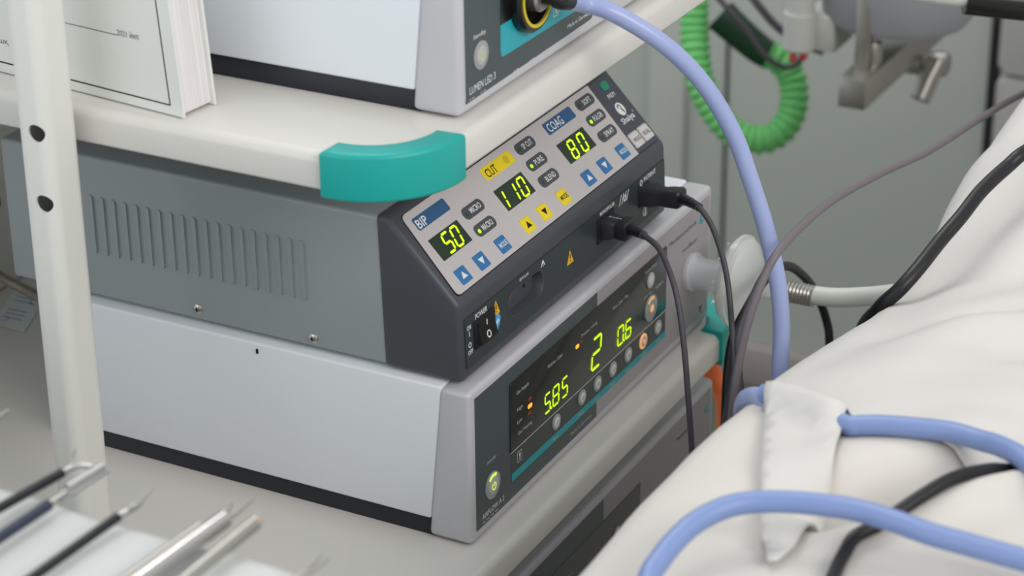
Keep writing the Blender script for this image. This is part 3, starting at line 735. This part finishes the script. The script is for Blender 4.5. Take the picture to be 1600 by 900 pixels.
for p in res[0]:
    b = bdist(p); w = max(0, min(1, (p.y-.004)/.03))
    hid = min((p-h_).length for h_ in HID)
    lift = .0026 + w*(.0012+.0010*math.exp(-(b/.012)**2)) + .0108*math.exp(-(hid/.0088)**4)
    lift += w*.0035*noise.noise(Vector((p.x*14,p.y*14,2.2)))*min(1,b/.02)
    vs.append(t_.verts.new(offset(p.x, p.y, max(.0022,lift))))
for f in res[2]:
    try: t_.faces.new([vs[i] for i in f])
    except ValueError: pass
bmesh.ops.recalc_face_normals(t_, faces=t_.faces[:])
if sum(f.normal.z for f in t_.faces) < 0: bmesh.ops.reverse_faces(t_, faces=t_.faces[:])
mb = MB(); mb.take(t_, M['drape2'], recalc=False)
fl = mb.build('cover_sheet', origin=(.2,-.3,.14), smooth=80)
tag(fl, 'upper white sheet with pointed hanging corner folded over the blue tubing', 'drape')
md = fl.modifiers.new('thickness','SOLIDIFY'); md.thickness = .0014; md.offset = -1

def onsurf(L, r, flap=0): return [(x,y,surf(x,y)+r+flap) for x,y in L]
cable('black_cable', 'thick black cable draped over the white sheet at upper right', 'cable', [(x_,y_,surf(x_,y_)+.0098) for x_,y_ in ((.80,-.36),(.64,-.30),(.50,-.245),(.40,-.222))]+[(.314,-.210,.163),(.294,-.203,.158),(.268,-.196,.151),(.243,-.192,.143),(.224,-.187,.135),(.199,-.183,.127),(.185,-.177,.118),(.183,-.166,.104),(.200,-.150,.073),(.215,-.142,.0)], .0043, M['bcable'], 18)
T2 = [(-.034,-.182,0),(-.036,-.190,0),(-.047,-.213,0)]+[(-0.0603, -0.234, 0.16), (-0.0607, -0.2412, 0.163), (-0.0591, -0.2499, 0.165), (-0.0564, -0.2661, 0.167), (-0.0543, -0.2823, 0.168), (-0.0589, -0.2973, 0.169), (-0.0654, -0.3081, 0.17), (-0.0787, -0.323, 0.172), (-0.1028, -0.3468, 0.174)]+[(-.16,-.39,.175),(-.26,-.44,.175)]
T2 = [(x,y,max(z,surf(x,y)+(.0108 if -.34 < y < -.31 else .0052))) for x,y,z in T2]
for k in range(3):
    zz = [T2[max(0,i-1)][2]*.25+T2[i][2]*.5+T2[min(len(T2)-1,i+1)][2]*.25 for i in range(len(T2))]
    T2 = [(x,y,max(q_,surf(x,y)+.0050)) for (x,y,z),q_ in zip(T2,zz)]
cable('blue_tube', 'blue tube emerging from under the folded sheet corner at right', 'tube', T2, .0049, M['bluetube'], 20, group='blue tubing on the drape')
ARCH = [(-.30,-.24,.165),(-.238,-.214,.168),(-.217,-.211,.171),(-.195,-.214,.175),(-.179,-.221,.177),(-.170,-.230,.178),(-.164,-.244,.179),(-.161,-.259,.180),(-.160,-.275,.181),(-.163,-.292,.182),(-.166,-.308,.182),(-.167,-.324,.182),(-.170,-.350,.183),(-.173,-.372,.184),(-.18,-.45,.186)]
cable('blue_tube', 'blue tube arching across the bottom edge over the black cable', 'tube', ARCH, .0049, M['bluetube'], 20, group='blue tubing on the drape')
BK = [(-.010,-.352,.160)]+[(-0.0435, -0.3313, 0.16), (-0.0667, -0.3204, 0.161), (-0.0871, -0.3102, 0.162), (-0.1068, -0.2999, 0.163), (-0.1266, -0.2904, 0.1635), (-0.144, -0.2818, 0.1635), (-0.1565, -0.274, 0.163), (-0.1674, -0.273, 0.163), (-0.1813, -0.2745, 0.163), (-0.1998, -0.2792, 0.163)]+[(-.25,-.30,.163)]
BK = [(x,y,surf(x,y)+.0034) for x,y,z in BK]
cable('black_cable', 'black cable on the drape passing beneath the arching blue tube', 'cable', BK, .0031, M['bcable'], 16)

# ------------------------------------------------------------------ book on the top shelf
bk = thing('binder', (-.07,.2,.259), 'thick white paper binder standing on the top shelf behind the post', 'book')
FB = Frame((-.0748,.12,.2592), (-.1066,-.9943,0), Z)   # u runs to the front, n to the left
lean = math.tan(math.radians(4.8))
def shear(mbx):
    for v in mbx.bm.verts:
        dz = v.co.z-.2592; v.co += Vector((.1066,.9943,0))*(dz*.085)
H = 300
mb = MB(); mb.fbox(FB,-200,0,0,H,-1.6,0,M['cover'],.5)
mb.prism([(-192,6.0),(-8,5.4),(-8,6.2),(-192,6.9)],FB,0,.08,M['ink']); mb.prism([(-8.8,6),(-8,5.4),(-8,H-8),(-8.8,H-8)],FB,0,.08,M['ink'])
mb.prism([(-196,.35),(-2,.35),(-2,.6),(-196,.6)],FB,0,.06,M['dark_ink'])
mb.prism([(-76,36.9),(-38.3,36.9),(-38.3,37.3),(-76,37.3)],FB,0,.08,M['ink'])
mb.text(FB,-31,38.8,'2021 йил',14.5,3.4,M['ink'],.08); mb.text(FB,-79.5,39.5,'”',1.8,2,M['ink'],.08); mb.text(FB,-126,18.3,'бошқ',13,3.6,M['ink'],.08)
shear(mb); mb.build('front_cover', bk)
mb = MB(); mb.fbox(FB,-198,-2.5,1.5,H-2,-23.5,-1.6,M['pages']); shear(mb); mb.build('page_block', bk)
mb = MB(); mb.fbox(FB,-200,0,0,H,-25.5,-23.5,M['cover'],.5); shear(mb); mb.build('back_cover', bk)

# paper sheet on the shelf
mb = MB(); FP = Frame((.1315,.4205,-.0012), (.9,-.25,0), (.35,.93,0))
FP = Frame((.1315,.4205,-.0012), (.07,-.95,0), (.85,.35,0))
mb.prism([(-14,-26),(13,-30),(13,28),(-14,28)],FP,0,.25,M['paper'])
for v in (18,12,-2,-8,-14): mb.fbox(FP,-9,6,v-.5,v+.5,.2,.3,M['blue_ink'])
mb.prism(arc_band(7,14,3.4,4,0,2*PI-.01,20),FP,.2,.3,M['blue_ink']); mb.prism(arc_band(-8,-16,3.4,4,0,2*PI-.01,20),FP,.2,.3,M['blue_ink'])
tag(mb.build('paper_sheet', origin=(.13,.42,-.0015)), 'printed paper sheet lying on the middle shelf left of the post', 'paper')

# ------------------------------------------------------------------ instrument table and instruments
mb = MB(); t_ = bmesh.new()
ys = [-.150+.008*i for i in range(97)]; cols = []
for y in ys:
    wv = .0012*math.sin(y*55)+.001*noise.noise(Vector((y*40,0,0)))
    c = [(-.330+.012+.008*math.sin(y*42), y, -.748), (-.330+.009+.005*math.sin(y*42), y, -.3), (-.330+.006+wv, y, .12), (-.330+.005+wv, y, .18), (-.330+.003+wv, y, .193), (-.3335+wv, y, .1985), (-.340, y, .2)]
    x = -.35
    while x > -.80:
        c.append((x, y, .2+.0012*math.sin(y*60+x*9)*(1 if x < -.36 else .4))); x -= .012
    cols.append([t_.verts.new(p) for p in c])
for A,B in zip(cols,cols[1:]):
    for k in range(len(A)-1): t_.faces.new((A[k],B[k],B[k+1],A[k+1]))
bmesh.ops.recalc_face_normals(t_, faces=t_.faces[:])
mb.take(t_, M['table_cloth'], recalc=False)
tc = mb.build('instrument_table_cloth', origin=(-.5,.2,-.748), smooth=70); tag(tc, 'white cloth covering the instrument table in the lower left foreground', 'tablecloth')
md = tc.modifiers.new('thickness','SOLIDIFY'); md.thickness = .001; md.offset = -1

GI = 'surgical instruments on the white table'
def inst(label, x, y, z=.2055): return thing('surgical_instrument', (x,y,z), label, 'surgical instrument', GI)
def shaft(t, a, b, r, m, name='shaft', seg=18):
    mb = MB(); mb.tube([a,b], r, m, seg, 1, smooth=False); mb.build(name, t)
def jaw(t, pts, r, m, r1=None):
    mb = MB(); r1 = r*.45 if r1 is None else r1; n_ = len(pts)
    mb.tube(pts, r, m, 12, 6, rfun=lambda s,i: r+(r1-r)*s); mb.build('jaw', t)
S_ = M['steel']; z = .2055
t = inst('black shafted grasper with open hooked jaws, uppermost of the instruments', -.32, .0143)
shaft(t,(-.70,.066,z),(-.3195,.0143,z),.0021,M['shaft']); shaft(t,(-.3195,.0143,z),(-.3135,.0135,z),.0013,S_,'neck')
jaw(t,[(-.3140,.0135,z),(-.3120,.0105,z+.0005),(-.3095,.0065,z)],.0014,S_,.0009); jaw(t,[(-.3135,.0138,z),(-.309,.0170,z+.001),(-.303,.0200,z+.001)],.0008,M['satin'],.0004)
t = inst('blue black shafted instrument with long silver blade tip', -.34, .003)
shaft(t,(-.70,.020,z),(-.3429,.0029,z),.0024,M['shaft_blue']); shaft(t,(-.3429,.0029,z),(-.329,.0027,z),.0014,S_,'neck')
jaw(t,[(-.3305,.0032,z+.001),(-.320,.0024,z+.001),(-.3085,.0014,z+.001)],.0022,S_,.0018); jaw(t,[(-.331,.0018,z-.0012),(-.320,.0005,z-.001),(-.308,-.0002,z-.001)],.0012,S_,.001)
t = inst('black shafted instrument with thin pointed tip beside the post foot', -.34, -.028)
shaft(t,(-.70,-.014,z),(-.3381,-.0277,z),.0021,M['shaft']); shaft(t,(-.3381,-.0277,z),(-.3325,-.0284,z),.0014,S_,'neck')
jaw(t,[(-.3315,-.0283,z),(-.327,-.0287,z),(-.3245,-.0287,z)],.0017,S_,.0013); jaw(t,[(-.3245,-.0286,z),(-.319,-.028,z+.0005),(-.3121,-.0272,z+.001)],.0009,M['satin'],.0004)
t = inst('thick polished steel instrument with two slim prongs at its end', -.33, -.067)
shaft(t,(-.70,-.046,z+.001),(-.3215,-.0677,z+.001),.0036,S_); shaft(t,(-.70,-.0395,z),(-.3300,-.0615,z),.0025,M['satin'],'side_rod')
jaw(t,[(-.3225,-.0672,z+.001),(-.316,-.0655,z+.001),(-.3099,-.0632,z+.001)],.0012,M['satin']); jaw(t,[(-.3225,-.0682,z+.001),(-.313,-.0690,z+.001),(-.3030,-.0688,z+.001)],.0013,M['satin'],.0007)
t = inst('steel tube instrument with rounded brass coloured end', -.33, -.08)
shaft(t,(-.70,-.079,z+.001),(-.3190,-.0800,z+.001),.0030,M['satin'])
mb = MB(); mb.lathe((-.3192,-.08,z+.001),(1,0,0),[(.0030,0),(.0030,.0018),(.0022,.0034),(0,.004)],M['brass'],20); mb.build('tip', t)
t = inst('small forked steel tip, rightmost of the instruments', -.335, -.117)
shaft(t,(-.70,-.119,z),(-.3440,-.1175,z),.0022,M['satin']); jaw(t,[(-.345,-.1170,z),(-.336,-.1165,z),(-.3255,-.1157,z)],.0012,M['satin']); jaw(t,[(-.345,-.1182,z),(-.336,-.1188,z),(-.3260,-.1193,z)],.0012,M['satin'])
t = inst('steel instrument tip entering at the far left edge', -.31, .0688)
shaft(t,(-.70,.070,z),(-.294,.0690,z),.0015,M['satin']); jaw(t,[(-.2945,.0690,z),(-.290,.0692,z),(-.2862,.0692,z)],.0012,S_,.0008)

# ------------------------------------------------------------------ background pendant, clamp, hose
pn = thing('ceiling_pendant', (.95,.09,.4), 'grey pendant arm with round base, steel rod and flat rail', 'pendant')
mb = MB(); mb.lathe((.955,.088,.005),Z,[(.045,0),(.062,.003),(.067,.010),(.069,.05),(.06,.06)],M['pend'],48); mb.build('base', pn)
mb = MB(); mb.tube([(.955,.088,.06),(.955,.088,2.6)],.035,M['pend'],24,1,smooth=False); mb.build('column', pn)
mb = MB(); mb.box(.887,.893,.0895,.1025,-.022,.06,M['satin'],.0008); mb.build('rod', pn)
mb = MB(); mb.box(.862,1.16,.0815,.1065,-.0485,-.021,M['satin'],.0008); mb.build('rail', pn)
mb = MB(); mb.lathe((.909,.093,-.024),Z,[(.008,0),(.0085,.001),(.0085,.022),(.0075,.0235),(.005,.024),(.005,.04)],M['satin'],24); mb.build('spigot', pn)
mb = MB(); mb.lathe((.902,.160,-.0165),Z,[(.013,0),(.0145,.002),(.0145,.035),(.0125,.0355),(.0125,.07)],M['pend_white'],28)
mb.box(.905,.955,.128,.160,-.017,.016,M['pend_white'],.002); mb.box(.955,.975,.125,.150,-.012,.014,M['satin'],.002); mb.build('socket_block', pn)
for p in ((.896,.163,-.0228),(.900,.1545,-.0215)):
    mb = MB(); mb.lathe(p,Z,[(0,-.0042),(.003,-.003),(.0042,0),(.003,.003),(.002,.006)],M['red'],18); mb.build('indicator', pn)
cl = thing('rail_clamp', (1.02,.07,-.05), 'steel rail clamp with round knob and downward lever', 'clamp')
mb = MB(); mb.lathe((1.03,.1075,-.0565),(0,-1,0),[(.0150,0),(.0150,.003),(.0138,.004),(.0138,.024),(.0105,.026),(.0105,.034),(.0118,.035),(.0118,.045),(.010,.047)],M['satin'],32); mb.build('knob', cl)
mb = MB(); mb.tube([(1.024,.0685,-.052),(1.012,.072,-.066),(1.000,.0755,-.0835)],.0092,M['satin'],22,1,smooth=False); mb.build('lever', cl)
HP = [(.965,.10,.95),(1.00,.20,.90),(1.025,.30,.6),(1.028,.315,.25),(1.020,.314,.06),(1.001,.305,-.033),(.988,.297,-.067),(.979,.288,-.092),(.975,.274,-.114),(.974,.257,-.132),(.980,.236,-.143),(.990,.217,-.142),(1.002,.206,-.130),(1.013,.204,-.112),(1.021,.210,-.092),(1.022,.221,-.077),(1.019,.235,-.070)]
gh = thing('corrugated_hose', (.98,.24,-.14), 'bright green corrugated hose hanging in a loop by the wall', 'hose')
mb = MB(); mb.tube(HP, .012, M['hose'], 18, 12, rfun=lambda s,i: (.0121,.0144,.0147,.0124)[i%4], step=.0021); mb.build('hose_body', gh)
mb = MB(); mb.tube([(1.0195,.232,-.0715),(1.017,.244,-.065),(1.014,.267,-.048),(1.012,.283,-.035)], .0145, M['hose_dark'], 20, 4, rfun=lambda s,i:.0135+.003*s); mb.build('connector', gh)
cable('pendant_cable', 'dark cable beside the green hose curving up to the red indicators', 'cable', [(.957,.11,.60),(.958,.22,.42),(.962,.29,.16),(.965,.30,.05),(.973,.284,.010),(.973,.261,-.012),(.974,.241,-.031),(.973,.223,-.051),(.975,.208,-.062),(.980,.197,-.064),(.986,.188,-.055),(.99,.18,-.02)], .0028, M['dcable'])
cable('pendant_cable', 'dark cable slanting behind the pendant socket block', 'cable', [(.957,.11,.50),(.975,.20,.32),(.989,.27,.12),(.989,.27,.04),(.989,.248,.004),(.988,.231,-.015),(.989,.215,-.030),(.991,.195,-.042),(.995,.17,-.05)], .0038, M['dcable'])
hd = thing('camera_handpiece', (.52,-.10,.18), 'black handpiece with pale sleeve at the top right corner', 'handpiece')
mb = MB(); mb.tube([(.517,-.1035,.1835),(.537,-.145,.1785),(.560,-.200,.1735),(.585,-.250,.1765)], .0125, M['blackgloss'], 28, 6); mb.build('grip', hd)
mb = MB(); mb.tube([(.93,.086,.75),(.70,.08,.60),(.53,.06,.38),(.478,.0,.235),(.485,-.040,.2005),(.504,-.078,.1905),(.519,-.1075,.186)], .0105, M['cover'], 24, 6); mb.build('sleeve', hd)

# ------------------------------------------------------------------ camera
cam = bpy.data.cameras.new('camera'); co = bpy.data.objects.new('camera', cam); COL.objects.link(co)
yaw, pit, roll = math.radians(61.97954377), math.radians(25.11497243), math.radians(.55338546)
fwd = Vector((math.sin(yaw)*math.cos(pit), math.cos(yaw)*math.cos(pit), -math.sin(pit)))
rt = fwd.cross(Vector(Z)).normalized(); dn = fwd.cross(rt)
r2 = rt*math.cos(roll)+dn*math.sin(roll); d2 = dn*math.cos(roll)-rt*math.sin(roll)
m3 = Matrix((r2, -d2, -fwd)).transposed()
co.matrix_world = Matrix.Translation((-.97874283,-.54780085,.68433641)) @ m3.to_4x4()
cam.sensor_fit = 'HORIZONTAL'; cam.sensor_width = 36; cam.lens = 3667.935/1600*36; cam.clip_start = .05
cam.dof.use_dof = True; cam.dof.focus_distance = 1.33; cam.dof.aperture_fstop = 10.0
SC.camera = co

# ------------------------------------------------------------------ light
w = bpy.data.worlds.new('world'); SC.world = w; w.use_nodes = True
bg = w.node_tree.nodes['Background']; bg.inputs['Color'].default_value = (.94,.97,1,1); bg.inputs['Strength'].default_value = .74
def area(name, loc, target, sx, sy, power, col):
    l = bpy.data.lights.new(name, 'AREA'); l.shape = 'RECTANGLE'; l.size = sx; l.size_y = sy; l.energy = power; l.color = col
    o = bpy.data.objects.new(name, l); COL.objects.link(o); o.location = loc
    o.rotation_euler = (Vector(target)-Vector(loc)).to_track_quat('-Z','Y').to_euler(); return o
area('window_light', (-2.6,1.0,1.0), (0,.1,.1), 1.6, 1.4, 10, (.90,.96,1))
area('room_lamp', (-.8,-2.1,1.65), (.15,0,.05), 1.8, 1.0, 32, (1,.945,.895))
area('overhead_area', (.1,.4,1.9), (.1,.2,.1), 1.4, .7, 2, (1,.98,.95))
area('overhead_area', (1.0,.75,1.8), (1.5,.25,-.4), 1.2, .6, 15, (1,.98,.96))  # added fill light, aimed at the back wall to brighten it
SC.view_settings.view_transform = 'Standard'; SC.view_settings.look = 'None'
SC.view_settings.exposure = .12; SC.view_settings.gamma = 1; SC.view_settings.use_curve_mapping = False
